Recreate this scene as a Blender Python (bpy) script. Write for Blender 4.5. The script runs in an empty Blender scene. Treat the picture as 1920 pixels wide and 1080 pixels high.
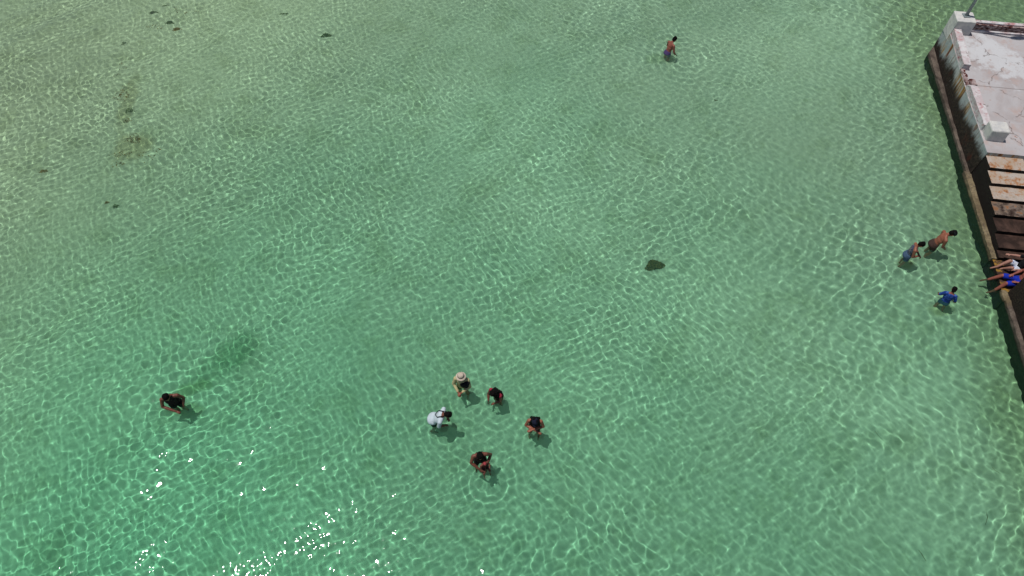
import bpy, bmesh, math, random
import numpy as np
from mathutils import Vector, Matrix, noise

sc = bpy.context.scene
COL = sc.collection
R = math.radians

# ------------------------------------------------------------------ camera, sky, sun, exposure
CAM_H, PITCH, FPX = 18.0, 56.0, 1280.0
cam = bpy.data.objects.new('camera', bpy.data.cameras.new('camera'))
COL.objects.link(cam); sc.camera = cam
cam.location = (0, 0, CAM_H); cam.rotation_euler = (R(90 - PITCH), 0, 0)
cam.data.sensor_width = 36; cam.data.lens = 24; cam.data.clip_end = 5000

SUN = Vector((-.24, .075, 1)).normalized()          # towards the sun
w = bpy.data.worlds.new('World'); sc.world = w; w.use_nodes = True
nt = w.node_tree
sky = nt.nodes.new('ShaderNodeTexSky'); sky.sky_type = 'NISHITA'; sky.sun_disc = False
sky.sun_elevation = math.asin(SUN.z); sky.sun_rotation = math.atan2(SUN.x, SUN.y)
nt.nodes['Background'].inputs['Strength'].default_value = .055
nt.links.new(sky.outputs[0], nt.nodes['Background'].inputs[0])
L = bpy.data.lights.new('sun', 'SUN'); L.energy = 3.9; L.angle = R(.5); L.color = (1, .96, .9)
L.cycles.is_caustics_light = True                  # the waves focus this light on the seabed
sun = bpy.data.objects.new('sun', L); COL.objects.link(sun)
sun.rotation_euler = SUN.to_track_quat('Z', 'Y').to_euler(); sun.location = SUN * 60
sc.view_settings.view_transform = 'Standard'; sc.view_settings.look = 'None'
sc.view_settings.exposure = -.32; sc.view_settings.gamma = 1; sc.view_settings.use_curve_mapping = False
sc.cycles.sample_clamp_indirect = 9
sc.cycles.max_bounces = 8
sc.cycles.use_denoising = True

# ------------------------------------------------------------------ photo pixel -> place on a level plane
_p = R(PITCH)
FW = Vector((0, math.cos(_p), -math.sin(_p))); UP = Vector((0, math.sin(_p), math.cos(_p))); RT = Vector((1, 0, 0))
EYE = Vector((0, 0, CAM_H))
def bp(x, y, z=0.0):
    d = FW * FPX + RT * (x - 960) - UP * (y - 540)
    return EYE + d * ((z - CAM_H) / d.z)
def bed_z(x, y):
    """height of the sandy bottom: deeper towards the lower left, shallow by the pier"""
    t = .80 + .010 * (12 - y) - .006 * (x + 5)
    return -max(.6, min(1.15, t))
def bpw(x, y):
    """a point of the bottom as seen through the water"""
    s = bp(x, y, 0); d = (s - EYE).normalized(); eta = 1 / 1.333
    c = -d.z; k = 1 - eta * eta * (1 - c * c)
    t = d * eta + Vector((0, 0, 1)) * (eta * c - math.sqrt(k))
    q = s
    for _ in range(3): q = s + t * ((bed_z(q.x, q.y)) / t.z)
    return q

# ------------------------------------------------------------------ tagging
def tag(o, label=None, cat=None, group=None, kind=None):
    for k, v in (('label', label), ('category', cat), ('group', group), ('kind', kind)):
        if v: o[k] = v
    return o
def empty(name, loc=(0, 0, 0), rz=0):
    o = bpy.data.objects.new(name, None); COL.objects.link(o); o.location = loc; o.rotation_euler = (0, 0, rz)
    o.empty_display_size = .2
    return o
def link(name, me, mat=None, parent=None, smooth=False):
    o = bpy.data.objects.new(name, me); COL.objects.link(o)
    if mat is not None: me.materials.append(mat)
    if parent is not None: o.parent = parent
    if smooth: me.polygons.foreach_set('use_smooth', np.ones(len(me.polygons), bool))
    o.cycles.is_caustics_receiver = True
    return o

# ------------------------------------------------------------------ materials
class N:
    def __init__(s, name):
        s.m = bpy.data.materials.new(name); s.m.use_nodes = True; s.t = s.m.node_tree
        s.b = s.t.nodes['Principled BSDF']; s.out = s.t.nodes['Material Output']
        s.tc = s.t.nodes.new('ShaderNodeTexCoord')
    def n(s, kind, **kw):
        x = s.t.nodes.new(kind)
        for k, v in kw.items(): setattr(x, k, v)
        return x
    def put(s, sock, v):
        if isinstance(v, bpy.types.NodeSocket): s.t.links.new(v, sock)
        elif isinstance(v, (tuple, list)) and len(v) == 3 and sock.type == 'RGBA': sock.default_value = (*v, 1)
        else: sock.default_value = v
    def coords(s, scale=(1, 1, 1), loc=(0, 0, 0), src='Object'):
        mp = s.n('ShaderNodeMapping'); s.put(mp.inputs['Vector'], s.tc.outputs[src])
        mp.inputs['Scale'].default_value = scale; mp.inputs['Location'].default_value = loc
        return mp.outputs[0]
    def noise(s, scale=5, detail=4, rough=.6, vec=None, dist=0, dim=None):
        x = s.n('ShaderNodeTexNoise'); x.inputs['Scale'].default_value = scale; x.inputs['Detail'].default_value = detail
        x.inputs['Roughness'].default_value = rough; x.inputs['Distortion'].default_value = dist
        s.put(x.inputs['Vector'], vec if vec is not None else s.tc.outputs['Object'])
        return x.outputs[0]
    def xyz(s, vec=None):
        x = s.n('ShaderNodeSeparateXYZ'); s.put(x.inputs[0], vec if vec is not None else s.tc.outputs['Object'])
        return x.outputs
    def math(s, op, a, b=0.0, clamp=False):
        x = s.n('ShaderNodeMath', operation=op, use_clamp=clamp); s.put(x.inputs[0], a); s.put(x.inputs[1], b)
        return x.outputs[0]
    def rng(s, v, a, b, c=0.0, d=1.0, smooth=True):
        x = s.n('ShaderNodeMapRange', interpolation_type='SMOOTHSTEP' if smooth else 'LINEAR')
        s.put(x.inputs['Value'], v)
        for k, q in (('From Min', a), ('From Max', b), ('To Min', c), ('To Max', d)): x.inputs[k].default_value = q
        return x.outputs[0]
    def mix(s, f, a, b, mode='MIX'):
        x = s.n('ShaderNodeMix', data_type='RGBA', blend_type=mode)
        s.put(x.inputs[0], f); s.put(x.inputs[6], a); s.put(x.inputs[7], b)
        return x.outputs[2]
    def bump(s, h, strength=.3, dist=.02):
        x = s.n('ShaderNodeBump'); x.inputs['Strength'].default_value = strength; x.inputs['Distance'].default_value = dist
        s.put(x.inputs['Height'], h); s.put(s.b.inputs['Normal'], x.outputs[0])
    def done(s, col, rough=.8, spec=.3):
        s.put(s.b.inputs['Base Color'], col); s.put(s.b.inputs['Roughness'], rough)
        s.b.inputs['Specular IOR Level'].default_value = spec
        return s.m

def plain(name, col, rough=.7, var=.35, scale=18, spec=.3, bump=0):
    a = N(name); n = a.noise(scale, 3)
    c = a.mix(a.rng(n, .3, .7), tuple(v * (1 - var) for v in col), tuple(min(1, v * (1 + var)) for v in col))
    if bump: a.bump(n, bump)
    return a.done(c, rough, spec)

# --- sand of the bottom
def mat_sand():
    a = N('sand')
    big = a.noise(.09, 3, .55); mid = a.noise(.8, 4, .6); fine = a.noise(14, 5, .7)
    c = a.mix(a.rng(big, .35, .65), (.57, .53, .43), (.70, .65, .53))
    c = a.mix(a.math('MULTIPLY', a.rng(mid, .48, .72), .42), c, (.36, .35, .22))
    c = a.mix(a.math('MULTIPLY', a.rng(a.noise(2.6, 5, .7, dist=.8), .55, .72), .35), c, (.30, .31, .17))
    c = a.mix(a.math('MULTIPLY', a.rng(fine, .55, .75), .3), c, (.33, .28, .19))
    # weedy band along the pier
    p = a.xyz(); n2 = a.noise(.9, 4, .6)
    d = a.math('ADD', a.math('ADD', a.math('MULTIPLY', p[0], .990), a.math('MULTIPLY', p[1], -.140)), a.math('MULTIPLY', n2, 2.0))
    c = a.mix(a.math('MULTIPLY', a.rng(d, 12.0, 15.0), .55), c, (.29, .27, .12))
    # sand stirred up / bare sand blown clear behind the waders
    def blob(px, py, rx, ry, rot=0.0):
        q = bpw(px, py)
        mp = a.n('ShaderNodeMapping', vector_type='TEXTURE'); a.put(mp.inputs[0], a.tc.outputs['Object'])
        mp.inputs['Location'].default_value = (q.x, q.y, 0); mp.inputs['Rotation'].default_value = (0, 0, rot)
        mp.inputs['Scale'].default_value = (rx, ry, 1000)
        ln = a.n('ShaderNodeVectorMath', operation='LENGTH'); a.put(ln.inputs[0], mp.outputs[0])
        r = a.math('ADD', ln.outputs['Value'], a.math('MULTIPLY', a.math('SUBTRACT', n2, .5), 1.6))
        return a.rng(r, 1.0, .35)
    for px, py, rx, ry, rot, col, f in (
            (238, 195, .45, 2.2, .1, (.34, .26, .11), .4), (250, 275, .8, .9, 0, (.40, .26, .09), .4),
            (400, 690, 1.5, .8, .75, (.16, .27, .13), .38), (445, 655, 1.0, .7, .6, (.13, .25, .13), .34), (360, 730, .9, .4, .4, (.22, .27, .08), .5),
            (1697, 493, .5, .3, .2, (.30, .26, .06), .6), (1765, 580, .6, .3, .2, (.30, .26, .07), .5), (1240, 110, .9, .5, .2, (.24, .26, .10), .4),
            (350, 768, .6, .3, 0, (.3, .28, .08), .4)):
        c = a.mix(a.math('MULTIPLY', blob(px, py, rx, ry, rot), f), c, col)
    return a.done(c, 1, 0)

# --- water: clear refracting surface, with a little suspended sand that scatters green
def mat_water():
    a = N('sea_water'); a.t.nodes.remove(a.b)
    p = a.xyz()
    n = a.noise(.07, 2, .5)
    t = a.math('ADD', a.math('MULTIPLY', p[1], -.026), a.math('ADD', a.math('MULTIPLY', p[0], -.016), a.math('MULTIPLY', n, .5)))
    t = a.rng(t, -.58, .50)
    left = a.rng(a.math('ADD', a.math('MULTIPLY', p[0], -.05), a.math('MULTIPLY', p[1], .03)), .55, 1.7)
    clear = a.mix(t, (.71, .945, .86), (.49, .93, .77))
    clear = a.mix(left, clear, (.77, .96, .85))
    murk = a.mix(t, (.12, .32, .21), (.025, .26, .14))
    murk = a.mix(left, murk, (.17, .27, .18))
    cloud = a.noise(.35, 3, .5, dist=.4)
    g = a.n('ShaderNodeBsdfRefraction'); g.inputs['Roughness'].default_value = 0; g.inputs['IOR'].default_value = 1.333
    a.put(g.inputs['Color'], clear)
    gl = a.n('ShaderNodeBsdfGlossy'); gl.inputs['Roughness'].default_value = .035
    fr = a.n('ShaderNodeFresnel'); fr.inputs['IOR'].default_value = 1.333
    d = a.n('ShaderNodeBsdfDiffuse'); a.put(d.inputs['Color'], murk)
    m = a.n('ShaderNodeMixShader'); pv = a.math('ADD', a.math('MULTIPLY', p[0], .990), a.math('MULTIPLY', p[1], -.140))
    a.put(m.inputs[0], a.math('MULTIPLY', a.rng(cloud, .3, .75, .09, .16), a.rng(pv, 10.5, 13.8, 1.0, .22)))
    a.put(m.inputs[1], g.outputs[0]); a.put(m.inputs[2], d.outputs[0])
    m2 = a.n('ShaderNodeMixShader'); a.put(m2.inputs[0], fr.outputs[0]); a.put(m2.inputs[1], m.outputs[0]); a.put(m2.inputs[2], gl.outputs[0])
    a.put(a.out.inputs[0], m2.outputs[0])
    return a.m

# --- pier concrete (object coordinates: x along the pier edge, y inwards, z up from the water)
def mat_deck():
    a = N('weathered_deck_concrete')
    p = a.xyz(); big = a.noise(.55, 5, .6, dist=.6); mid = a.noise(2.4, 5, .65, vec=a.coords((1, 1, 1), (3, 9, 2))); fine = a.noise(26, 4, .7)
    c = a.mix(a.rng(big, .38, .62), (.37, .33, .33), (.45, .43, .44))
    c = a.mix(a.math('MULTIPLY', a.rng(mid, .5, .72), .7), c, (.44, .33, .30))
    blot = a.noise(1.3, 6, .7, vec=a.coords((1, 1, 1), (7, 1, 5)))
    c = a.mix(a.math('MULTIPLY', a.rng(blot, .60, .72), .4), c, (.58, .57, .57))
    mp = a.n('ShaderNodeMapping', vector_type='TEXTURE'); a.put(mp.inputs[0], a.tc.outputs['Object'])
    mp.inputs['Location'].default_value = (1.5, 1.75, 1.2); mp.inputs['Rotation'].default_value = (0, 0, .5); mp.inputs['Scale'].default_value = (1.5, 1.0, 9)
    ln = a.n('ShaderNodeVectorMath', operation='LENGTH'); a.put(ln.inputs[0], mp.outputs[0])
    pt = a.rng(a.math('ADD', ln.outputs['Value'], a.math('MULTIPLY', a.math('SUBTRACT', mid, .5), 3.2)), 1.15, .55)
    c = a.mix(a.math('MULTIPLY', pt, .75), c, (.58, .59, .61))
    c = a.mix(a.math('MULTIPLY', a.rng(fine, .58, .72), .4), c, (.25, .22, .21))
    spots = a.noise(5, 3, .6, vec=a.coords((1, 1, 1), (1, 4, 4)))
    c = a.mix(a.math('MULTIPLY', a.rng(spots, .66, .74), .7), c, (.30, .11, .06))
    vo = a.n('ShaderNodeTexVoronoi', feature='DISTANCE_TO_EDGE'); vo.inputs['Scale'].default_value = .55
    wv = a.n('ShaderNodeVectorMath', operation='ADD'); a.put(wv.inputs[0], a.tc.outputs['Object'])
    ns = a.n('ShaderNodeTexNoise'); ns.inputs['Scale'].default_value = 2.5; ns.inputs['Detail'].default_value = 6; a.put(ns.inputs['Vector'], a.tc.outputs['Object'])
    sc_ = a.n('ShaderNodeVectorMath', operation='SCALE'); a.put(sc_.inputs[0], ns.outputs['Color']); sc_.inputs['Scale'].default_value = .5; a.put(wv.inputs[1], sc_.outputs[0])
    a.put(vo.inputs['Vector'], wv.outputs[0])
    crack = a.math('MULTIPLY', a.rng(vo.outputs['Distance'], .012, .004), a.rng(mid, .46, .56))
    joint = a.rng(a.math('ABSOLUTE', a.math('SUBTRACT', a.math('ADD', p[0], a.math('MULTIPLY', fine, .02)), 3.3)), .022, .008)
    c = a.mix(a.math('MULTIPLY', a.math('MAXIMUM', crack, joint), .75), c, (.13, .10, .09))
    a.bump(fine, .25, .01)
    return a.done(c, .9, .2)
def mat_kerb():
    a = N('painted_kerb_concrete')
    p = a.xyz(); mid = a.noise(3.1, 5, .65); fine = a.noise(22, 5, .7)
    c = a.mix(a.rng(mid, .4, .62), (.50, .42, .43), (.62, .61, .62))
    red = a.noise(1.9, 4, .7, vec=a.coords((1, 1, 1), (5, 2, 8)))
    c = a.mix(a.math('MULTIPLY', a.rng(red, .54, .66), .8), c, (.42, .17, .18))
    dark = a.noise(6.5, 5, .75, vec=a.coords((1, 1, 2), (2, 2, 1)))
    c = a.mix(a.math('MULTIPLY', a.rng(dark, .57, .66), .85), c, (.07, .03, .025))
    a.bump(fine, .4, .015)
    return a.done(c, .9, .2)
def mat_spall():
    a = N('spalled_rusty_concrete')
    mid = a.noise(5, 6, .75, vec=a.coords((1, 1, 3))); fine = a.noise(30, 4, .7)
    c = a.mix(a.rng(mid, .42, .58), (.07, .02, .017), (.42, .34, .33))
    c = a.mix(a.math('MULTIPLY', a.rng(fine, .5, .7), .5), c, (.25, .08, .07))
    a.bump(mid, .8, .04)
    return a.done(c, .95, .1)
def mat_wall():
    a = N('stained_sea_wall')
    p = a.xyz()
    low = a.noise(.8, 4, .65, vec=a.coords((1, 1, .4))); drip = a.noise(3.2, 5, .7, vec=a.coords((1.1, 1, .10), (2, 0, 0)))
    thin = a.noise(9, 4, .7, vec=a.coords((1, 1, .08), (0, 3, 0))); fine = a.noise(20, 5, .75)
    c = a.mix(a.rng(low, .35, .65), (.34, .39, .40), (.48, .50, .50))
    # rust runs below cracks
    m = a.math('MULTIPLY', a.rng(drip, .54, .62), a.rng(p[2], .45, .75))
    c = a.mix(a.math('MULTIPLY', m, .95), c, a.mix(a.rng(thin, .42, .58), (.36, .20, .06), (.13, .035, .02)))
    for uc, uw, zf in ((.85, .20, .55), (2.95, .55, .5), (3.5, .2, .6), (4.35, .18, .6), (.25, .3, .35)):
        g_ = a.rng(a.math('ABSOLUTE', a.math('SUBTRACT', a.math('ADD', p[0], a.math('MULTIPLY', a.math('SUBTRACT', low, .5), .5)), uc)), uw, uw * .4)
        g_ = a.math('MULTIPLY', g_, a.math('MULTIPLY', a.rng(thin, .40, .52), a.rng(a.math('ADD', p[2], a.math('MULTIPLY', a.math('SUBTRACT', drip, .5), .8)), zf - .1, zf + .15)))
        c = a.mix(a.math('MULTIPLY', g_, .95), c, a.mix(a.rng(thin, .50, .62), (.38, .21, .05), (.14, .035, .02)))
    # black marine growth climbing from the water, higher towards the stair and further along
    climb = a.rng(p[0], .2, 9.0, 0.0, .55, False)
    lvl = a.math('SUBTRACT', a.math('ADD', climb, a.math('ADD', a.math('MULTIPLY', thin, .30), a.math('MULTIPLY', low, 1.5))), p[2])
    blk = a.rng(a.math('ADD', lvl, a.math('MULTIPLY', a.math('SUBTRACT', fine, .5), .5)), .12, .50)
    c = a.mix(blk, c, a.mix(a.rng(fine, .4, .65), (.012, .009, .008), (.055, .04, .03)))
    red = a.noise(2.2, 4, .7, vec=a.coords((1, 1, .5), (9, 9, 9)))
    c = a.mix(a.math('MULTIPLY', a.rng(red, .56, .7), .5), c, (.10, .022, .012))
    scr = a.noise(7, 4, .8, vec=a.coords((1, 1, .35), (4, 1, 1)))
    c = a.mix(a.math('MULTIPLY', a.rng(scr, .66, .72), .6), c, (.33, .35, .35))
    a.bump(fine, .5, .02)
    return a.done(c, .9, .2)
def mat_ledge():
    a = N('barnacled_ledge')
    p = a.xyz(); mid = a.noise(2.4, 5, .7); fine = a.noise(15, 5, .85)
    c = a.mix(a.rng(mid, .38, .62), (.065, .050, .042), (.16, .13, .105))
    tan = a.math('MULTIPLY', a.rng(p[0], 6.3, 7.3), a.rng(p[0], 12.6, 12.2))
    c = a.mix(tan, c, a.mix(a.rng(mid, .4, .6), (.15, .115, .065), (.25, .20, .12)))
    c = a.mix(a.rng(fine, .47, .66), c, (.07, .05, .04))
    c = a.mix(a.rng(fine, .62, .70), c, (.36, .32, .30))
    wet = a.rng(p[2], .07, -.02)
    c = a.mix(wet, c, (.010, .018, .009))
    a.bump(fine, .8, .03)
    return a.done(c, .85, .25)
def mat_steps():
    a = N('rust_stained_step')
    p = a.xyz(); mid = a.noise(1.6, 5, .7, dist=.5); m2 = a.noise(3.4, 5, .7, vec=a.coords((1, 1, 1), (4, 7, 1))); fine = a.noise(24, 4, .75)
    c = a.mix(a.rng(mid, .36, .64), (.40, .30, .22), (.44, .39, .35))
    c = a.mix(a.math('MULTIPLY', a.rng(m2, .50, .62), .85), c, (.34, .14, .045))
    c = a.mix(a.math('MULTIPLY', a.rng(m2, .62, .70), .9), c, (.12, .04, .02))
    # grime: lower treads are brown-black
    z = a.math('ADD', p[2], a.math('MULTIPLY', a.math('SUBTRACT', m2, .5), .5))
    c = a.mix(a.rng(z, .80, .58), c, a.mix(a.rng(mid, .4, .66), (.024, .013, .010), (.075, .042, .032)))
    y = a.noise(2.1, 4, .7, vec=a.coords((1, 1, .2), (1, 1, 3)))
    c = a.mix(a.math('MULTIPLY', a.rng(p[2], .2, .14), a.rng(y, .52, .60)), c, (.27, .15, .025))
    c = a.mix(a.math('MULTIPLY', a.rng(fine, .56, .7), .45), c, (.06, .035, .025))
    side = a.n('ShaderNodeNewGeometry')                # steep faces near black: painted shade on risers, growth on the sea side
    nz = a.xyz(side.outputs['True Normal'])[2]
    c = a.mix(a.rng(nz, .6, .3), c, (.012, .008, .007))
    a.bump(fine, .4, .015)
    return a.done(c, .85, .25)

M = dict(sand=mat_sand(), water=mat_water(), deck=mat_deck(), kerb=mat_kerb(), spall=mat_spall(), wall=mat_wall(), ledge=mat_ledge(), steps=mat_steps())
def mat_block():
    a = N('white_painted_concrete'); n = a.noise(5, 5, .7); f = a.noise(16, 5, .75)
    c = a.mix(a.rng(n, .4, .65), (.62, .61, .58), (.50, .50, .50)); c = a.mix(a.math('MULTIPLY', a.rng(f, .6, .68), .7), c, (.26, .20, .17))
    a.bump(f, .4, .02); return a.done(c, .85, .2)
M['white'] = mat_block()
M['galv'] = plain('grey_galvanised_steel', (.20, .24, .25), .45, .2, 8, .5)
M['glass'] = plain('lamp_lens', (.6, .6, .58), .2, .05)

# ------------------------------------------------------------------ meshes
def mesh_np(name, co, quads, smooth=True):
    me = bpy.data.meshes.new(name); n = len(quads)
    me.vertices.add(len(co)); me.vertices.foreach_set('co', np.ascontiguousarray(co, np.float32).ravel())
    me.loops.add(n * 4); me.loops.foreach_set('vertex_index', np.ascontiguousarray(quads, np.int32).ravel())
    me.polygons.add(n); me.polygons.foreach_set('loop_start', (np.arange(n) * 4).astype(np.int32))
    me.polygons.foreach_set('loop_total', np.full(n, 4, np.int32))
    me.polygons.foreach_set('use_smooth', np.full(n, smooth)); me.update(calc_edges=True)
    return me
def axis_lines(a, b, res, far):
    core = np.arange(a, b + res, res); out, s = [], res
    x = core[-1]; hi = []
    while x < far: s *= 1.6; x += s; hi.append(x)
    x = core[0]; lo = []; s = res
    while x > -far: s *= 1.6; x -= s; lo.append(x)
    return np.array(lo[::-1] + list(core) + hi)
def tensor(name, xs, ys, zf, mat):
    X, Y = np.meshgrid(xs, ys); co = np.stack([X, Y, zf(X, Y)], -1).reshape(-1, 3)
    nx, ny = len(xs), len(ys); i = np.arange((nx - 1) * (ny - 1)); a = (i // (nx - 1)) * nx + i % (nx - 1)
    return link(name, mesh_np(name, co, np.stack([a, a + 1, a + nx + 1, a + nx], -1)), mat)

# ---- rings spread from these waders: (pixel, amplitude, outer radius, wavelength)
rings = [(1285, 98, .0055, 2.4, .36), (318, 775, .0042, 2.2, .36), (1860, 530, .003, 1.8, .30), (1712, 490, .0022, 1.0, .26), (1780, 568, .0022, 1.0, .26),
         (905, 890, .0034, 1.2, .24), (866, 736, .0024, 1.1, .24), (1005, 818, .0020, 1.0, .24), (925, 756, .0022, 1.1, .24), (825, 795, .0022, 1.1, .24)]
rng_ = np.random.default_rng(11)
WAVES = []
for i in range(64):                                # short chop that makes the light net
    lam = math.exp(rng_.uniform(math.log(.105), math.log(.40))); th = rng_.uniform(0, 6.28)
    WAVES.append((2 * math.pi / lam * math.cos(th), 2 * math.pi / lam * math.sin(th), rng_.uniform(0, 6.28), .385))
NA = len(WAVES)
for i in range(30):                                # broader ripples, strongest near the pier
    lam = math.exp(rng_.uniform(math.log(.19), math.log(.58))); th = rng_.uniform(0, 6.28)
    WAVES.append((2 * math.pi / lam * math.cos(th), 2 * math.pi / lam * math.sin(th), rng_.uniform(0, 6.28), .40))
NB = len(WAVES)
for i in range(12):                                # longer swell: slope for the glints
    lam = math.exp(rng_.uniform(math.log(.9), math.log(3.2))); th = rng_.uniform(0, 6.28)
    k = 2 * math.pi / lam
    WAVES.append((k * math.cos(th), k * math.sin(th), rng_.uniform(0, 6.28), .0185 * k))
def wave_z(X, Y):
    win = np.clip((34 - np.abs(X)) / 6, 0, 1) * np.clip((36 - Y) / 4, 0, 1) * np.clip((Y + 8) / 4, 0, 1)
    Xw = X + .12 * np.sin(.9 * Y + .4 * X) + .05 * np.sin(2.3 * Y - 1.1 * X); Yw = Y + .12 * np.sin(.8 * X - .5 * Y + 1)
    Z = np.zeros_like(X)
    wb = np.clip((X * .9 - Y * .35 + 6 + 3 * np.sin(.35 * X + .3 * Y)) / 14, .12, 1); wa = 1 - .5 * wb
    for i, (kx, ky, ph, A) in enumerate(WAVES):
        Z += A / (kx * kx + ky * ky) * np.sin(kx * Xw + ky * Yw + ph) * (wa if i < NA else wb if i < NB else 1)
    patch = .92 + .22 * np.sin(.31 * X + .17 * Y + 1) * np.sin(.23 * Y - .2 * X + 2) + .2 * np.sin(.7 * X + .2 * Y) * np.sin(.6 * Y - .3 * X)
    Z *= patch
    for px, py, A, R1, lam in rings:
        c = bp(px, py); r = np.hypot(X - c.x, Y - c.y); k = 2 * math.pi / lam
        Z += A * np.sin(k * r) * np.clip((r - .15) / .3, 0, 1) * np.clip((R1 - r) / (R1 * .6), 0, 1)
    return Z * win
def graded(a, b, r0, r1, far):
    ys = [a]
    while ys[-1] < b: ys.append(ys[-1] + r0 + (r1 - r0) * (ys[-1] - a) / (b - a))
    s = r0; lo = []; x = a
    while x > -far: s *= 1.6; x -= s; lo.append(x)
    s = r1; x = ys[-1]; hi = []
    while x < far: s *= 1.6; x += s; hi.append(x)
    return np.array(lo[::-1] + ys + hi)
water = tensor('water', axis_lines(-25, 25, .026, 1800), graded(-1.5, 31, .019, .033, 1800), wave_z, M['water'])
water.cycles.is_caustics_caster = True; water.cycles.is_caustics_receiver = False
tag(water, 'clear shallow green sea rippling over pale sand', 'sea', kind='structure')
def bed_np(X, Y):
    t = .80 + .010 * (12 - Y) - .006 * (X + 5)
    return -np.clip(t, .6, 1.15) + .012 * np.sin(1.7 * X + .6 * Y) * np.sin(1.3 * Y - .4 * X)
bed = tensor('seabed', axis_lines(-30, 30, .25, 1800), axis_lines(-5, 36, .25, 1800), bed_np, M['sand'])
tag(bed, 'pale sandy sea bottom under the shallow water', 'seabed', kind='structure')

# ------------------------------------------------------------------ pier
O = Vector((17.1262, 23.7312, 0)); U = Vector((-.14023, -.99012, 0)); V = Vector((.99012, -.14023, 0))
def pier_pt(u, v, z): return O + U * u + V * v + Vector((0, 0, z))
def roughen(bm, amp, freq=2.5, seed=0, keep=None):
    for v in bm.verts:
        q = v.co * freq + Vector((seed, seed * 2, 0))
        f = noise.noise_vector(q) * amp + noise.noise_vector(q * 4) * amp * .45
        v.co += f
def rbox(bm, u0, u1, v0, v1, z0, z1, cell=.1, zcell=None):
    """subdivided box"""
    def ax(a, b, c): return np.linspace(a, b, max(2, int(round((b - a) / c)) + 1))
    xs, ys, zs = ax(u0, u1, cell), ax(v0, v1, cell), ax(z0, z1, zcell or cell)
    vd = {}
    def vv(x, y, z):
        k = (round(x, 4), round(y, 4), round(z, 4))
        if k not in vd: vd[k] = bm.verts.new(k)
        return vd[k]
    def sheet(A, B, f, flip):
        for i in range(len(A) - 1):
            for j in range(len(B) - 1):
                q = [f(A[i], B[j]), f(A[i + 1], B[j]), f(A[i + 1], B[j + 1]), f(A[i], B[j + 1])]
                q = [vv(*k) for k in q]
                if flip: q.reverse()
                try: bm.faces.new(q)
                except ValueError: pass
    sheet(xs, ys, lambda a, b: (a, b, zs[-1]), False); sheet(xs, ys, lambda a, b: (a, b, zs[0]), True)
    sheet(xs, zs, lambda a, b: (a, ys[0], b), False); sheet(xs, zs, lambda a, b: (a, ys[-1], b), True)
    sheet(ys, zs, lambda a, b: (xs[-1], a, b), False); sheet(ys, zs, lambda a, b: (xs[0], a, b), True)
def pobj(name, bm, mat, parent, amp=.008, seed=0, smooth=False, freq=2.5):
    roughen(bm, amp, freq, seed)
    me = bpy.data.meshes.new(name); bm.to_mesh(me); bm.free()
    return link(name, me, mat, parent, smooth)

pier = empty('pier', O, math.atan2(U.y, U.x))
tag(pier, 'weathered concrete pier with stained sea wall and recessed stair to the water', 'pier')
DZ, WIN = 1.2, 1.38                                   # deck level, width of the stair recess
TR, RI, U0 = .585, .135, 6.84                          # tread, riser, where the stair starts
UL, UE = U0 + 7 * TR - .28, 11.93
# sea wall (three runs round the stair recess)
bm = bmesh.new()
rbox(bm, -.45, U0, .13, 9, -1.3, DZ - .07, .16)
rbox(bm, U0 + .001, UE, WIN, 9, -1.3, DZ - .07, .16)
rbox(bm, UE + .001, 30, .15, 9, -1.3, DZ - .07, .16)
for v in bm.verts:                                    # the wall stands back near the corner
    if v.co.y < .2 and v.co.x < 4: v.co.y += .17 * (4 - v.co.x) / 4.45
pobj('sea_wall', bm, M['wall'], pier, .012, 3)
bm = bmesh.new()
rbox(bm, -.45, U0, .125, 9, DZ - .07, DZ, .16, .035)
rbox(bm, U0 + .001, UE, WIN - .005, 9, DZ - .07, DZ, .16, .035)
rbox(bm, UE + .001, 30, .145, 9, DZ - .07, DZ, .16, .035)
for v in bm.verts:
    if v.co.y < .2 and v.co.x < 4: v.co.y += .17 * (4 - v.co.x) / 4.45
dk = pobj('deck', bm, M['deck'], pier, .010, 3)
dk.data.materials.append(M['wall'])
for p in dk.data.polygons:
    if p.normal.z < .6: p.material_index = 1
# ledge at the foot of the wall
bm = bmesh.new()
rbox(bm, .02, 6.72, .02, .42, -1.3, .14, .09)
rbox(bm, 6.72, UL - .02, -.05, .26, -1.3, .155, .09)
rbox(bm, UE + .32, 30, .0, .26, -1.3, .13, .09)
rbox(bm, UL + 1.2, UE + .32, -.03, .26, -1.3, .10, .09)
bm2 = bmesh.new(); rbox(bm2, -.45, .02, .0, .42, -1.3, .14, .09)
for v in bm2.verts: v.co.y = max(v.co.y, .30 * (.02 - v.co.x) / .47)
me = bpy.data.meshes.new('t'); bm2.to_mesh(me); bm2.free(); bm.from_mesh(me)
pobj('ledge', bm, M['ledge'], pier, .022, 8, freq=4)
# stair
for i in range(7):
    bm = bmesh.new(); zt = DZ - RI * (i + 1)
    a = U0 + TR * i + .003; b = U0 + TR * (i + 1) if i < 6 else UL
    rbox(bm, a, b, .155 - .008 * i, WIN - .01, -1.25, zt, .11)
    pobj('step', bm, M['steps'], pier, .010, i + 20, freq=3.5)
bm = bmesh.new(); rbox(bm, UL + .003, UE - .003, .0, WIN - .01, -1.25, .12, .09)
pobj('landing', bm, M['steps'], pier, .022, 31, freq=3.5)
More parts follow.
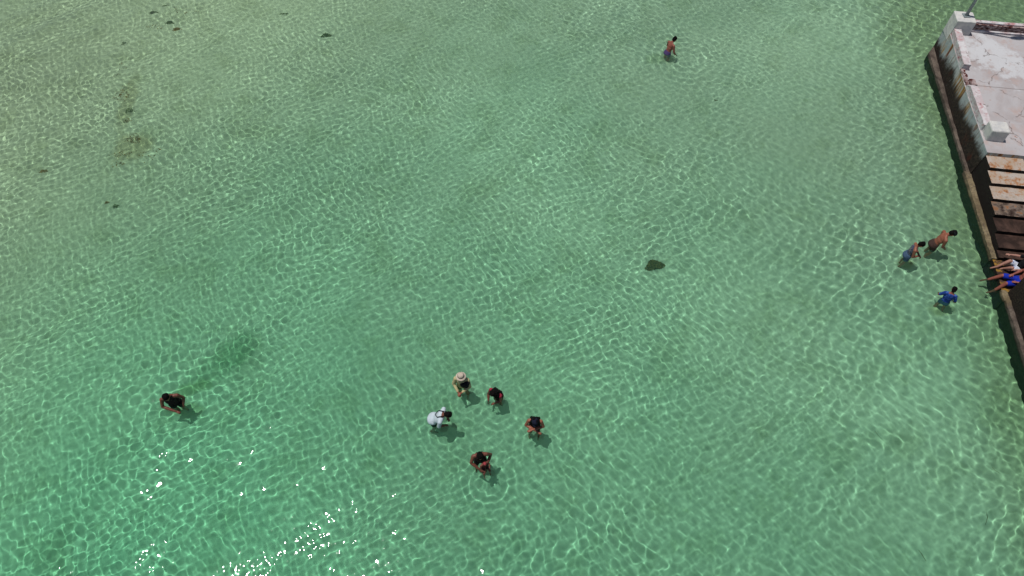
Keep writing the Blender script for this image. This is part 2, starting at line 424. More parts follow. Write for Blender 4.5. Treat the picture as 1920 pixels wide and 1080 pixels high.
# kerbs
bm = bmesh.new(); rbox(bm, .18, 2.43, .31, .58, DZ, 1.45, .07)
for v in bm.verts: v.co.y -= .05 * v.co.x
pobj('kerb', bm, M['kerb'], pier, .010, 5, freq=4)
bm = bmesh.new(); rbox(bm, 3.46, 5.74, .145, .42, DZ, 1.45, .07)
for v in bm.verts:
    if v.co.x < 3.7 and v.co.z > 1.3: v.co.z -= .12 * (3.7 - v.co.x) / .24
pobj('kerb', bm, M['kerb'], pier, .010, 6, freq=4)
bm = bmesh.new(); rbox(bm, 2.46, 3.44, .17, .33, DZ - .02, DZ + .05, .05)
rbox(bm, 3.1, 3.42, .3, .50, DZ - .02, DZ + .13, .05)
pobj('broken_kerb_stub', bm, M['spall'], pier, .035, 7, freq=7)
bm = bmesh.new(); rbox(bm, -.46, -.30, 1.0, 9, DZ, 1.47, .06)
pobj('end_kerb', bm, M['kerb'], pier, .008, 9, freq=4)
bm = bmesh.new(); rbox(bm, -.298, -.22, 1.0, 9, DZ, 1.42, .05)
pobj('spalled_kerb_face', bm, M['spall'], pier, .02, 10, freq=6)
bm = bmesh.new(); rbox(bm, -.10, -.02, 1.05, 9, DZ - .02, DZ + .07, .06)
pobj('deck_lip', bm, M['kerb'], pier, .008, 11, freq=4)
def soft_block(name, u0, u1, v0, v1, z0, z1, mat, r=.02):
    bm = bmesh.new(); bmesh.ops.create_cube(bm, size=1); amp = .014
    for v in bm.verts: v.co = Vector(((u0 + u1) / 2 + v.co.x * (u1 - u0), (v0 + v1) / 2 + v.co.y * (v1 - v0), (z0 + z1) / 2 + v.co.z * (z1 - z0)))
    bmesh.ops.bevel(bm, geom=bm.edges[:], offset=r, segments=3, affect='EDGES', profile=.5)
    bmesh.ops.subdivide_edges(bm, edges=bm.edges[:], cuts=5, use_grid_fill=True)
    return pobj(name, bm, mat, pier, amp, 2, freq=5)
soft_block('corner_pedestal', -.46, .22, .27, .98, DZ - .3, 1.78, M['white'], .025)
soft_block('stair_block', 5.72, 6.26, .20, .80, DZ - .25, 1.66, M['white'], .05)

# lamp post on the corner pedestal
def tube(bm, pts, radii, seg=16, cap=True):
    prev = None; rings_ = []
    for i, p in enumerate(pts):
        p = Vector(p); d = (Vector(pts[min(i + 1, len(pts) - 1)]) - Vector(pts[max(i - 1, 0)])).normalized()
        x = d.orthogonal().normalized() if prev is None else (prev - d * prev.dot(d)).normalized()
        prev = x; y = d.cross(x)
        rings_.append([bm.verts.new(p + (x * math.cos(a) + y * math.sin(a)) * radii[i]) for a in [2 * math.pi * k / seg for k in range(seg)]])
    for a, b in zip(rings_, rings_[1:]):
        for k in range(seg): bm.faces.new((a[k], a[(k + 1) % seg], b[(k + 1) % seg], b[k]))
    if cap: bm.faces.new(rings_[0][::-1]); bm.faces.new(rings_[-1])
base = pier_pt(-.18, .66, 1.782)
lamp = empty('lamp_post', base)
tag(lamp, 'tall grey metal lamp post rising from the white corner block of the pier', 'lamp post')
def obj_bm(name, bm, mat, parent, smooth=True):
    me = bpy.data.meshes.new(name); bm.to_mesh(me); bm.free(); return link(name, me, mat, parent, smooth)
bm = bmesh.new(); tube(bm, [(0, 0, 0), (0, 0, 2), (0, 0, 4.5), (0, 0, 6.9)], [.062, .058, .05, .042]); obj_bm('pole', bm, M['galv'], lamp)
bm = bmesh.new(); bmesh.ops.create_cube(bm, size=1)
for v in bm.verts: v.co = Vector((v.co.x * .26, v.co.y * .26, v.co.z * .025 + .0125))
bmesh.ops.bevel(bm, geom=bm.edges[:], offset=.006, segments=2, affect='EDGES'); obj_bm('base_plate', bm, M['galv'], lamp, False)
bm = bmesh.new(); tube(bm, [(0, 0, 6.8), (.12, 0, 7.0), (.16, -.01, 7.08), (.2, -.02, 7.1)], [.03, .03, .028, .026]); obj_bm('arm', bm, M['galv'], lamp)
bm = bmesh.new(); bmesh.ops.create_uvsphere(bm, u_segments=20, v_segments=10, radius=1)
for v in bm.verts: v.co = Vector((v.co.x * .34 + .30, v.co.y * .13 - .02, max(v.co.z, -.2) * .09 + 7.13))
lh = obj_bm('lamp_head', bm, M['galv'], lamp)
bm = bmesh.new(); bmesh.ops.create_uvsphere(bm, u_segments=16, v_segments=8, radius=1)
for v in bm.verts: v.co = Vector((v.co.x * .2 + .33, v.co.y * .09 - .02, v.co.z * .04 + 7.10))
obj_bm('lens', bm, M['glass'], lh)
bm = bmesh.new(); bmesh.ops.create_cube(bm, size=1)
for v in bm.verts: v.co = Vector((v.co.x * .2 + .13, v.co.y * .16, v.co.z * .3 + 3.0))
bmesh.ops.bevel(bm, geom=bm.edges[:], offset=.015, segments=2, affect='EDGES'); obj_bm('control_box', bm, M['galv'], lamp, False)

# ------------------------------------------------------------------ people
class Shell:
    """closed round-ended solids, fused into one skin by a voxel remesh"""
    def __init__(s): s.v = []; s.f = []
    def cone(s, a, b, ra, rb, sq=1.0, seg=14):
        a, b = np.array(a, float), np.array(b, float); d = b - a; L_ = np.linalg.norm(d)
        d = d / L_ if L_ > 1e-6 else np.array([0, 0, 1.]); t = np.array([1., 0, 0]) if abs(d[0]) < .8 else np.array([0, 1., 0])
        x = np.cross(t, d); x /= np.linalg.norm(x); y = np.cross(d, x)
        rows = [(a, -math.cos(q) * ra, math.sin(q) * ra) for q in (.35, .8, 1.2, 1.5708)] + [(b, math.cos(q) * rb, math.sin(q) * rb) for q in (1.5708, 1.2, .8, .35)]
        n0 = len(s.v); s.v.append(a - d * ra)
        for c, h, r in rows:
            for k in range(seg):
                q = 2 * math.pi * k / seg; s.v.append(c + d * h + (x * math.cos(q) + y * math.sin(q)) * r)
        s.v.append(b + d * rb); last = len(s.v) - 1
        for k in range(seg):
            k2 = (k + 1) % seg
            s.f.append((n0, n0 + 1 + k2, n0 + 1 + k))
            for r in range(7):
                p = n0 + 1 + r * seg; s.f.append((p + k, p + k2, p + seg + k2, p + seg + k))
            p = n0 + 1 + 7 * seg; s.f.append((p + k, p + k2, last))
    def ell(s, c, r, M3=None, seg=18, rows=12):
        c = np.array(c, float); n0 = len(s.v); Q = np.eye(3) if M3 is None else np.array(M3)
        s.v.append(c + Q @ np.array([0, 0, -r[2]]))
        for i in range(1, rows):
            q = math.pi * i / rows
            for k in range(seg):
                t = 2 * math.pi * k / seg; s.v.append(c + Q @ np.array([r[0] * math.sin(q) * math.cos(t), r[1] * math.sin(q) * math.sin(t), -r[2] * math.cos(q)]))
        s.v.append(c + Q @ np.array([0, 0, r[2]])); last = len(s.v) - 1
        for k in range(seg):
            k2 = (k + 1) % seg; s.f.append((n0, n0 + 1 + k2, n0 + 1 + k))
            for i in range(rows - 2):
                p = n0 + 1 + i * seg; s.f.append((p + k, p + k2, p + seg + k2, p + seg + k))
            p = n0 + 1 + (rows - 2) * seg; s.f.append((p + k, p + k2, last))
    def build(s, name, mat, parent, voxel=.012, smooth_it=2):
        me = bpy.data.meshes.new(name); me.from_pydata([tuple(v) for v in s.v], [], s.f)
        o = bpy.data.objects.new(name, me); COL.objects.link(o)
        m = o.modifiers.new('r', 'REMESH'); m.mode = 'VOXEL'; m.voxel_size = voxel
        if smooth_it: q = o.modifiers.new('s', 'SMOOTH'); q.iterations = smooth_it; q.factor = .5
        dg = bpy.context.evaluated_depsgraph_get(); me2 = bpy.data.meshes.new_from_object(o.evaluated_get(dg))
        bpy.data.objects.remove(o); bpy.data.meshes.remove(me); me2.name = name
        return link(name, me2, mat, parent, True)

def rotx(a): c, s = math.cos(a), math.sin(a); return np.array([[1, 0, 0], [0, c, -s], [0, s, c]])
def rotz(a): c, s = math.cos(a), math.sin(a); return np.array([[c, -s, 0], [s, c, 0], [0, 0, 1]])

SKIN = {k: plain('skin_' + k, c, .5, .12, 9, .35) for k, c in dict(tan=(.28, .10, .06), brown=(.17, .06, .04), dark=(.13, .048, .036), red=(.27, .085, .06), pale=(.36, .18, .135)).items()}
HAIR = plain('black_hair', (.005, .004, .004), .85, .4, 40, .1)
def cloth(name, col, var=.12, scale=12, rough=.9): return plain(name, col, rough, var, scale, .15, .2)
def printed(name, a_, b_, scale=16, lo=.52, hi=.58):
    a = N(name); n = a.noise(scale, 3, .6); return a.done(a.mix(a.rng(n, lo, hi), a_, b_), .9, .15)

def person(label, head_px, skin, height=1.7, face=0.0, lean=.25, hz=None, nod=.5, turn=0.0, arms=None, legs=None, hair='short',
           top=None, sleeves=None, bottom=None, bottom_len=.45, hat=None, extra=None, long_shirt=False, sit=None, wide=1.0, side=0.0, feet_z=None):
    """face: direction faced (radians, 0 = +X). Figure frame: x right, y forward, z up, pelvis at the origin."""
    S = height / 1.7; skinm = SKIN[skin]
    T = rotx(-lean)                                     # torso frame: leans forward about the pelvis
    Ty = np.array([[math.cos(side), 0, math.sin(side)], [0, 1, 0], [-math.sin(side), 0, math.cos(side)]])
    T = T @ Ty
    def t(p): return T @ (np.array(p, float) * S)
    w_ = wide
    neck0, neck1 = t((0, -.01, .47)), t((0, .015, .55))
    HD = T @ rotx(-nod) @ rotz(turn)
    head = neck1 + HD @ (np.array([0, .02, .105]) * S)
    def h(p): return head + HD @ (np.array(p, float) * S)
    body = Shell()
    def torso(sh, g=0.0, low=True, sho=True):
        sh.ell(t((0, 0, .36)), [(.155 * w_ + g) * S, (.100 + g) * S, (.15 + g) * S], T)
        sh.ell(t((0, .005, .26)), [(.150 * w_ + g) * S, (.105 + g) * S, (.17 + g) * S], T)
        sh.ell(t((0, .005, .13)), [(.132 * w_ + g) * S, (.098 + g) * S, (.15 + g) * S], T)
        if sho: sh.cone(t((-.135 * w_, -.005, .435)), t((.135 * w_, -.005, .435)), (.055 + g) * S, (.055 + g) * S)
        else:
            for x in (-.08, .08): sh.cone(t((x, .085, .38)), t((x, 0, .50)), .018 * S, .018 * S); sh.cone(t((x, 0, .50)), t((x, -.09, .38)), .018 * S, .018 * S)
        if low: sh.ell(t((0, 0, .02)), [(.158 * w_ + g) * S, (.112 + g) * S, (.11 + g) * S], T)
    torso(body)
    body.ell(t((0, -.04, -.04)), [.15 * S, .105 * S, .10 * S], T)
    body.cone(neck0, neck1, .062 * S, .054 * S); body.cone(t((-.09, -.02, .45)), t((0, 0, .50)), .05 * S, .055 * S); body.cone(t((.09, -.02, .45)), t((0, 0, .50)), .05 * S, .055 * S)
    # head: skull, jaw, brow, nose, lips, ears, eyes
    body.ell(h((0, -.012, .03)), [.076 * S, .092 * S, .088 * S], HD); body.ell(h((0, .022, -.035)), [.058 * S, .066 * S, .078 * S], HD)
    body.cone(h((-.028, .078, .022)), h((.028, .078, .022)), .014 * S, .014 * S); body.cone(h((0, .088, .008)), h((0, .104, -.028)), .010 * S, .015 * S)
    body.cone(h((-.018, .084, -.060)), h((.018, .084, -.060)), .009 * S, .009 * S); body.ell(h((0, .072, -.098)), [.022 * S, .018 * S, .016 * S], HD)
    for sx in (-1, 1):
        body.ell(h((sx * .078, -.004, -.01)), [.010 * S, .020 * S, .032 * S], HD); body.ell(h((sx * .032, .082, .002)), [.013 * S, .009 * S, .009 * S], HD)
    # arms: elbow and wrist given in the torso frame (unit figure)
    A = arms or {}
    sleeve_pts = []
    for sx, key in ((-1, 'l'), (1, 'r')):
        sh = t((sx * .175 * w_, 0, .425)); e, wr = A.get(key, ((sx * .24, .06, .16), (sx * .14, .26, .06)))
        e, wr = t(e), t(wr)
        body.cone(sh, e, .056 * S, .042 * S); body.cone(e, e + (wr - e) * .35, .042 * S, .045 * S); body.cone(e + (wr - e) * .35, wr, .045 * S, .029 * S)
        sleeve_pts.append((sh, e, wr))
        d = (wr - e) / np.linalg.norm(wr - e); dn = np.array([0, 0, -1.]); n_ = dn - d * (dn @ d)
        n_ = n_ / (np.linalg.norm(n_) + 1e-6) if np.linalg.norm(n_) > .15 else np.array([0, 1., 0]); s_ = np.cross(d, n_); inner = s_ * (1 if (s_ @ np.array([sx, 0, 0])) < 0 else -1)
        pc = wr + d * .055 * S
        Q = np.stack([inner, d, n_], 1); body.ell(pc, [.040 * S, .052 * S, .017 * S], Q)
        for k, (off, ln) in enumerate(((.030, .070), (.010, .080), (-.010, .074), (-.030, .058))):
            b0 = wr + d * .092 * S + inner * off * S; b1 = b0 + (d * .85 + n_ * .4) * ln * .5 * S; b2 = b1 + (d * .35 + n_ * .9) * ln * .5 * S
            body.cone(b0, b1, .0098 * S, .0092 * S, seg=8); body.cone(b1, b2, .0092 * S, .0082 * S, seg=8)
        t0 = wr + d * .03 * S + inner * .034 * S; t1 = t0 + (d * .6 + inner * .65 + n_ * .3) * .036 * S; t2 = t1 + (d * .8 + inner * .1 + n_ * .5) * .032 * S
        body.cone(t0, t1, .013 * S, .011 * S, seg=8); body.cone(t1, t2, .011 * S, .0095 * S, seg=8)
    # legs: knee and ankle in the figure frame
    LG = legs or {'l': ((-.11, .05, -.42), (-.13, -.02, -.83)), 'r': ((.11, .02, -.42), (.13, -.06, -.83))}
    leg_pts = []
    for sx, key in ((-1, 'l'), (1, 'r')):
        hp = np.array([sx * .088, 0, -.02]) * S; kn, an = (np.array(q) * S for q in LG[key])
        body.cone(hp, kn, .082 * S, .056 * S); body.cone(kn, kn + (an - kn) * .3, .054 * S, .056 * S); body.cone(kn + (an - kn) * .3, an, .056 * S, .036 * S)
        leg_pts.append((hp, kn, an))
        sd = an - kn; sd /= np.linalg.norm(sd); fd = np.array([0, 1., 0]) - sd * sd[1]; fd /= np.linalg.norm(fd)
        if sit: fd = np.array([0, .8, -.6])
        body.cone(an + sd * .03 * S - fd * .03 * S, an + sd * .045 * S + fd * .11 * S, .036 * S, .028 * S); body.cone(an + sd * .045 * S + fd * .10 * S, an + sd * .05 * S + fd * .16 * S, .030 * S, .022 * S)
    # placing: the head lands on its pixel
    Q = rotz(face - math.pi / 2); hw = Q @ head
    if hz is None: hz = hw[2] - Q.dot(np.array([0, 0, 0]))[2]
    P = bp(*head_px, hz)
    root = empty('person', (P.x - hw[0], P.y - hw[1], hz - hw[2]), face - math.pi / 2)
    tag(root, label, 'person')
    b = body.build('body', skinm, root, .0115)
    if top:
        sh = Shell(); torso(sh, .018 if sleeves is not None else .010, top[1] != 'crop', sleeves is not None)
        if long_shirt: sh.ell(t((0, -.02, -.02)), [.195 * S, .160 * S, .17 * S], T)
        if sleeves is not None:
            for s0, e, wr in sleeve_pts:
                L1 = min(1, sleeves); sh.cone(s0, s0 + (e - s0) * L1, .066 * S, .058 * S)
                if sleeves > 1: sh.cone(e, e + (wr - e) * (sleeves - 1), .054 * S, .042 * S)
        sh.build('shirt' if sleeves is not None else 'swim_top', top[0], root, .014)
    if bottom:
        sh = Shell(); sh.ell(t((0, -.005, .03)), [.176 * S, .130 * S, .11 * S], T); sh.ell(t((0, -.04, -.04)), [.170 * S, .125 * S, .115 * S], T)
        for hp, kn, an in leg_pts: sh.cone(hp, hp + (kn - hp) * bottom_len, .100 * S, (.088 if bottom_len > .3 else .09) * S)
        sh.build('shorts' if bottom_len > .3 else 'swim_bottoms', bottom, root, .014)
    if hair:
        sh = Shell()
        if hair == 'shaved': sh.ell(h((0, -.016, .036)), [.079 * S, .096 * S, .088 * S], HD)
        else:
            sh.ell(h((0, -.022, .045)), [.088 * S, .100 * S, .092 * S], HD); sh.ell(h((0, -.055, -.01)), [.078 * S, .068 * S, .082 * S], HD)
            for k in range(14):
                q = k * 2.4; sh.ell(h((.05 * math.cos(q), -.03 + .06 * math.sin(q), .085 + .02 * math.sin(k * 5.1))), [.03 * S, .03 * S, .03 * S], HD)
        if hair == 'bun': sh.ell(h((0, -.085, .085)), [.045 * S, .045 * S, .042 * S], HD)
        if hair == 'long':
            for x in (-.055, -.02, .02, .055):
                sh.cone(h((x, -.07, 0)), t((x * 1.9, -.115, .36)), .045 * S, .045 * S); sh.cone(t((x * 1.9, -.115, .36)), t((x * 1.7, -.125, .17)), .045 * S, .022 * S)
            for sx in (-1, 1): sh.cone(h((sx * .085, -.02, .0)), t((sx * .12, .05, .38)), .040 * S, .035 * S)
            if hat is None and not sit:
                for x, y in ((-.15, .04), (-.11, .09), (-.17, -.03), (-.12, -.08)): sh.cone(h((-.05, .0, .03)), t((x, y, .36)), .055 * S, .06 * S); sh.cone(t((x, y, .36)), t((x, y + .03, .16)), .06 * S, .03 * S)
        sh.build('hair', HAIR, root, .012, 1)
    if hat == 'cap':
        sh = Shell(); sh.ell(h((0, -.012, .058)), [.094 * S, .108 * S, .082 * S], HD)
        hm = extra or cloth('black_cap', (.012, .014, .018))
        hb = sh.build('cap', hm, root, .01)
        sh = Shell()
        for x in (-.05, -.025, 0, .025, .05): sh.cone(h((x, .07, .045)), h((x * .8, .165 - abs(x) * .8, .028)), .012 * S, .009 * S, seg=8)
        sh.build('cap_peak', hm, hb, .008)
    if hat == 'straw':
        bm = bmesh.new(); prof = [(0, .150), (.05, .148), (.082, .128), (.092, .075), (.095, .052), (.118, .040), (.146, .028), (.150, .022), (.145, .018), (.10, .030), (.088, .035)]
        seg = 40; rr = [[bm.verts.new(Vector(h((r * math.cos(6.2832 * k / seg), -.01 + r * math.sin(6.2832 * k / seg), z + .006 * math.sin(2 * 6.2832 * k / seg) * (r > .12))))) for k in range(seg)] for r, z in prof[1:]]
        topv = bm.verts.new(Vector(h((0, -.01, .150))))
        for k in range(seg): bm.faces.new((topv, rr[0][k], rr[0][(k + 1) % seg]))
        for a_, b_ in zip(rr, rr[1:]):
            for k in range(seg): bm.faces.new((a_[k], b_[k], b_[(k + 1) % seg], a_[(k + 1) % seg]))
        hb = obj_bm('straw_hat', bm, extra or plain('straw', (.52, .44, .36), .9, .15, 30), root)
        bm = bmesh.new(); rr = [[bm.verts.new(Vector(h((r * math.cos(6.2832 * k / seg), -.01 + r * math.sin(6.2832 * k / seg), z)))) for k in range(seg)] for r, z in ((.0985, .052), (.0975, .080), (.094, .080), (.095, .052))]
        for a_, b_ in zip(rr, rr[1:]):
            for k in range(seg): bm.faces.new((a_[k], a_[(k + 1) % seg], b_[(k + 1) % seg], b_[k]))
        obj_bm('hat_band', bm, cloth('dark_hat_band', (.03, .02, .02)), hb)
    return root, t, h, S

D = R
# 1 far wader
person('wader far out alone with bunned hair and purple swimwear, hands stirring the water', (1265, 74), 'red', 1.62, D(30), .26, .53, .5, arms={'l': ((-.25, .10, .20), (-.06, .30, .10)), 'r': ((.27, .06, .18), (.26, .28, .0))},
       hair='bun', top=None, bottom=cloth('purple_swimwear', (.07, .045, .13)), bottom_len=.45)
# 2 stooping man in a dark cap
person('bare chested man in a dark cap stooping over the water near the stair', (1786, 438), 'tan', 1.76, D(-10), .28, .74, .65, arms={'l': ((-.22, .12, .20), (-.10, .30, .05)), 'r': ((.22, .10, .18), (.10, .30, .06))},
       hair='short', hat='cap', bottom=cloth('dark_trunks', (.06, .035, .03)), bottom_len=.5, wide=1.05)
# 3 woman beside him
person('wader in a patterned top and slate blue shorts, left of the stooping man', (1728, 459), 'tan', 1.6, D(-20), .10, .72, .6, arms={'l': ((-.2, .12, .2), (-.03, .30, .12)), 'r': ((.22, .06, .17), (.05, .27, .12))},
       hair='bun', top=(printed('patterned_top', (.05, .07, .12), (.30, .24, .22), 22), 'crop'), bottom=cloth('slate_blue_shorts', (.06, .10, .17)), bottom_len=.5, wide=.92)
# 4 child in blue shirt
person('child in a blue printed shirt seen from behind, closest to the sitters on the stair', (1789, 543), 'tan', 1.45, D(60), .10, .48, .35, arms={'l': ((-.30, .02, .22), (-.28, .2, .10)), 'r': ((.28, -.02, .20), (.27, .14, .06))},
       top=(printed('blue_print_shirt', (.012, .04, .22), (.06, .14, .42), 20, .5, .62), 'full'), sleeves=.8, bottom=cloth('blue_shorts', (.02, .05, .15)))
# 5 lone man lower left
person('lone wader in a black vest with white glints round him, hand held low', (312, 745), 'brown', 1.74, D(-72), .08, .62, .5, turn=.2, arms={'l': ((-.30, .02, .22), (-.22, .14, .04)), 'r': ((.28, .10, .18), (-.02, .30, .08))},
       top=(cloth('black_vest', (.02, .014, .014)), 'full'), bottom=cloth('black_trunks', (.012, .01, .01)), wide=1.15)
# 6 straw hat
r6, t6, h6, S6 = person('wader in a straw hat with a dark band and a cream long sleeved shirt', (864, 707), 'tan', 1.66, D(-100), .10, .74, -.12, arms={'l': ((-.24, .10, .18), (-.02, .30, .08)), 'r': ((.24, .08, .18), (.06, .30, .06))},
       hat='straw', hair='short', top=(cloth('cream_shirt', (.50, .44, .24)), 'full'), sleeves=1.8, bottom=cloth('olive_shorts', (.10, .12, .05)))
sh = Shell()
sh.ell(t6((-.10, .13, .30)), [.13, .05, .14]); sh.ell(t6((-.16, .05, .36)), [.09, .10, .11])
sh.build('shoulder_piece', cloth('black_piece', (.012, .012, .016)), r6, .014)  # black mass over one shoulder and the chest
sh = Shell()
for k, (x, y, z) in enumerate(((-.03, .36, .10), (-.07, .39, .13), (.01, .38, .06), (-.05, .40, .07))): sh.ell(t6((x, y, z)), [.05, .045, .035])
tag(sh.build('held_bundle', cloth('orange_bundle', (.50, .12, .05)), None, .012), 'orange red bundle held at the chest of the wader in the straw hat', 'bundle')  # orange red lumps held in the hands
# 7 white shirt bending
r7, t7, h7, S7 = person('wader bending over in a white shirt with a black cord round the neck', (840, 778), 'brown', 1.7, D(-12), .66, .58, .3, arms={'l': ((-.24, .10, .24), (-.12, .30, .20)), 'r': ((.24, .10, .24), (.12, .30, .20))},
       top=(cloth('white_shirt', (.52, .60, .66), .10, 5), 'full'), sleeves=1.0, long_shirt=True, bottom=cloth('black_shorts', (.012, .014, .015)), wide=1.12)
bm = bmesh.new(); pts = [h7((-.06, -.075, .0)), t7((-.10, -.13, .42)), t7((-.05, -.142, .36)), t7((0, -.150, .31)), t7((.05, -.142, .36)), t7((.10, -.13, .42)), h7((.06, -.075, .0))]
tube(bm, [tuple(p) for p in pts], [.011] * 7, 8); obj_bm('neck_cord', bm, HAIR, r7)
# 8 long hair
person('wader with long dark hair over a red swim top, beside the straw hat wader', (924, 738), 'brown', 1.58, D(-125), .28, .52, .45, arms={'l': ((-.22, .10, .20), (-.08, .26, .14)), 'r': ((.24, .12, .18), (.14, .30, .08))},
       hair='long', top=(printed('red_swim_top', (.33, .02, .05), (.20, .05, .05), 20), 'crop'), sleeves=.12, bottom=cloth('maroon_bottoms', (.10, .015, .02)), bottom_len=.25)
# 9 crossed arms, navy cap
person('wader in a navy cap with arms folded across the chest and a black swimsuit', (1003, 790), 'tan', 1.66, D(-95), .05, .74, .55, arms={'l': ((-.25, .06, .20), (.06, .20, .24)), 'r': ((.25, .06, .20), (-.08, .22, .20))},
       hair='long', hat='cap', extra=cloth('navy_cap', (.012, .014, .03)), top=(cloth('black_swimsuit', (.012, .011, .012)), 'crop'), bottom=cloth('black_swimsuit_lower', (.012, .011, .012)), bottom_len=.2, wide=.95)
# 10 adult carrying a child
person('adult in a dark swim top carrying a small child low against the side', (900, 855), 'brown', 1.68, D(-80), .12, .74, .4, arms={'r': ((-.0, 0, 0), (0, 0, 0))} and {'l': ((-.30, -.02, .22), (-.12, .26, .02)), 'r': ((.26, .12, .24), (.06, .30, .12))},
       top=(cloth('dark_swim_top', (.025, .010, .012)), 'crop'), bottom=cloth('dark_shorts', (.015, .012, .012)))
person('small child with a red swim cap held in the arms of an adult', (909, 870), 'brown', .92, D(-60), .1, .66, .3, arms={'l': ((-.26, .08, .2), (-.2, .2, .3)), 'r': ((.26, .08, .2), (.15, .25, .1))},
       legs={'l': ((-.16, .30, -.12), (-.16, .26, -.46)), 'r': ((.16, .30, -.12), (.16, .26, -.46))}, sit=True, hair='shaved', top=(cloth('maroon_top', (.10, .02, .02)), 'full'), bottom=cloth('child_shorts', (.04, .02, .02)))
for o in bpy.data.objects:
    if o.name.startswith('hair') and o.parent and o.parent['label'].startswith('small child'):
        o.name = 'swim_cap'; o.data.materials[0] = cloth('red_cap', (.33, .05, .06))
# 11, 12 sitters on the stair landing: placed by the hips, faces towards the sea
def sitter(label, u, v, z, turnv, **kw):
    P = pier_pt(u, v, z); f = math.atan2(-V.y, -V.x) + turnv
    root, t_, h_, S = person(label, (960, 540), face=f, hz=1.0, sit=True, **kw)
    root.location = P
    return root
sitter('shirtless sitter in bright blue shorts on the stair landing, feet in the water', 11.55, .50, .27, .08, skin='red', height=1.74, lean=-.35, nod=.5, hair='shaved', wide=1.05,
       arms={'l': ((-.26, .02, .20), (-.16, .24, .06)), 'r': ((.26, .02, .20), (.15, .24, .06))}, bottom=cloth('bright_blue_shorts', (.012, .03, .36)), bottom_len=.85,
       legs={'l': ((-.13, .44, .02), (-.18, .66, -.38)), 'r': ((.18, .44, .0), (.24, .72, -.36))})
sitter('sitter in a black top and white blue shorts, one hand on the step above', 11.0, .62, .27, -.05, skin='pale', height=1.6, lean=-.25, nod=.2, hair='long', wide=.95, sleeves=.7,
       arms={'r': ((.30, .10, .22), (.34, .34, .12)), 'l': ((-.26, .0, .20), (-.22, .20, .06))}, top=(cloth('black_top', (.010, .010, .012)), 'full'),
       bottom=printed('white_blue_print', (.10, .14, .34), (.66, .70, .80), 12, .40, .48), bottom_len=.7, legs={'l': ((-.15, .30, .10), (-.05, .42, -.10)), 'r': ((.10, .34, .16), (.0, .62, -.10))})

# ------------------------------------------------------------------ weed, twigs
rnd = random.Random(5)
WEED = [plain('dark_weed', (.15, .085, .02), .8, .5, 20), plain('brown_weed', (.32, .17, .05), .8, .4, 20), plain('olive_weed', (.12, .14, .045), .8, .4, 20)]
def weed_mesh(bm, c, rx, ry, rz, n, size):
    for _ in range(n):
        a = rnd.uniform(0, 6.28); r = math.sqrt(rnd.random()) * (.8 + .25 * math.sin(3 * a + rx * 9))
        p = Vector((c[0] + rx * r * math.cos(a), c[1] + ry * r * math.sin(a), c[2] + .01 + rz * (1 - r * r * .8) * rnd.random()))
        d = Vector((rnd.gauss(0, 1), rnd.gauss(0, 1), rnd.gauss(0, .5))).normalized(); s = d.orthogonal().normalized() * size * rnd.uniform(.15, .35); q = d * size * rnd.uniform(.6, 1.3)
        v = [bm.verts.new(p - q * .5), bm.verts.new(p + s), bm.verts.new(p + q * .5 + Vector((0, 0, size * .2))), bm.verts.new(p - s)]
        bm.faces.new(v)
def weed(px, py, rx, ry, rz, n, size, mat, label, rot=0, core=False):
    q = bpw(px, py); bm = bmesh.new()
    if core:
        bmesh.ops.create_icosphere(bm, subdivisions=4, radius=1)
        for v in bm.verts:
            f = 1 + .35 * noise.noise(v.co * 2.2) + .2 * noise.noise(v.co * 6)
            v.co = Vector((v.co.x * rx * .66 * f, v.co.y * ry * .66 * f, v.co.z * rz * .7 * f))
    weed_mesh(bm, (0, 0, 0), rx, ry, rz, n, size)
    o = obj_bm('seaweed_clump', bm, WEED[mat], None, False); o.location = q; o.rotation_euler = (0, 0, rot)
    tag(o, label, 'seaweed')
    return o
weed(1226, 498, .36, .24, .14, 620, .10, 0, 'large black brown weed clump alone on the open sand', .25, True)
weed(80, 321, .17, .13, .05, 90, .08, 1, 'rusty brown weed tuft on the pale sand at the far left side')
weed(201, 380, .10, .08, .04, 60, .05, 1, 'small tan weed patch, left one of a pair')
weed(217, 387, .11, .12, .04, 60, .06, 2, 'small dark weed patch, right one of a pair')
weed(611, 66, .26, .16, .06, 90, .10, 2, 'dark green star shaped weed tuft alone at the top edge')
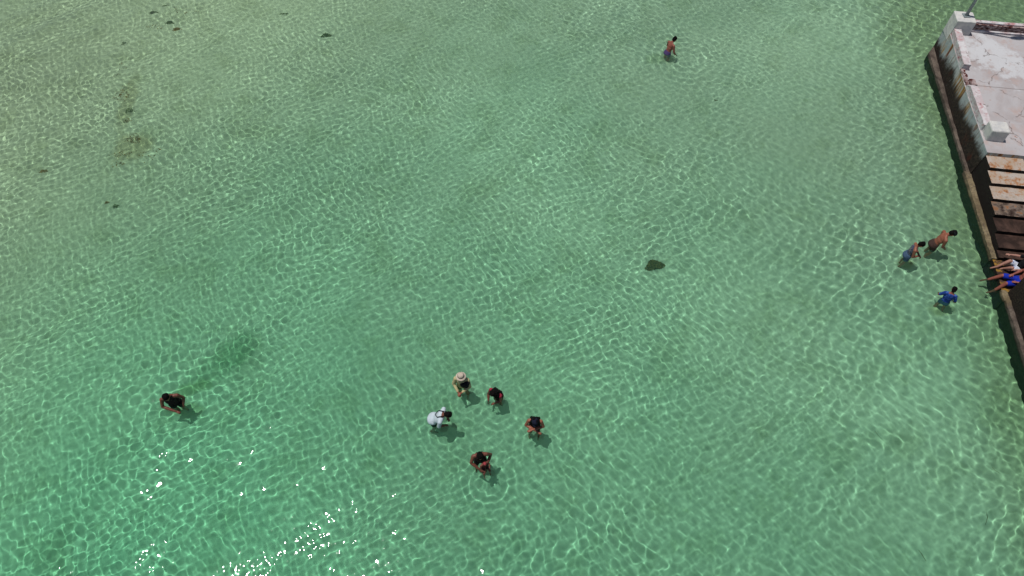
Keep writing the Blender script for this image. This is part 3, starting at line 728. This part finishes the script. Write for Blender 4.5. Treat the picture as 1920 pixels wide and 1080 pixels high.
weed(1341, 187, .10, .07, .04, 40, .05, 0, 'tiny dark weed speck above the large clump')
weed(530, 26, .22, .06, .03, 50, .08, 2, 'thin dark weed strip left of the green star shaped tuft')
weed(320, 43, .24, .08, .04, 60, .09, 2, 'dark weed strip beside a brown patch in the top weed patch')
weed(332, 55, .24, .12, .03, 60, .09, 1, 'brown weed patch lowest of the top weed patch')
weed(290, 23, .26, .05, .03, 50, .08, 2, 'narrow dark weed streak in the top weed patch')
weed(309, 11, .20, .05, .03, 40, .08, 2, 'uppermost narrow weed streak at the top edge')
weed(243, 208, .20, .14, .03, 50, .08, 2, 'olive weed patch in the faint brown trail')
weed(233, 82, .14, .10, .03, 30, .07, 2, 'faint olive weed speck above the brown trail')
bm = bmesh.new()
for px, py, rx, ry, n in ((228, 175, .35, .7, 90), (240, 226, .2, .12, 20), (250, 262, .38, .3, 110), (230, 290, .5, .3, 60), (222, 308, .3, .3, 30), (275, 290, .6, .4, 30), (225, 130, .4, .8, 25), (290, 50, .5, .2, 30), (345, 20, .8, .4, 30)):
    q = bpw(px, py); weed_mesh(bm, (q.x, q.y, q.z), rx, ry, .02, n, .07)
o = obj_bm('weed_litter', bm, WEED[1], None, False); tag(o, 'thin brown weed litter strewn in a trail on the sand', 'weed litter', kind='stuff')
def twig(pts, r, label):
    bm = bmesh.new(); q0 = bpw(*pts[0]); P = [tuple(bpw(*p) - q0 + Vector((0, 0, .02))) for p in pts]
    tube(bm, P, [r * .5, r * .7, r * .3], 8)
    o = obj_bm('twig', bm, WEED[0], None); o.location = q0; tag(o, label, 'twig')
twig([(1640, 808), (1645, 815), (1652, 824)], .010, 'short dark twig on the sand, uppermost of the twigs below the pier')
twig([(1860, 875), (1867, 884), (1876, 890)], .012, 'slanting dark twig on the weedy sand beside the pier')
twig([(1850, 958), (1851, 972), (1848, 986)], .010, 'upright bent twig near the lower right corner')
twig([(1720, 1030), (1727, 1040), (1736, 1052)], .012, 'slanting dark twig lowest of the twigs')
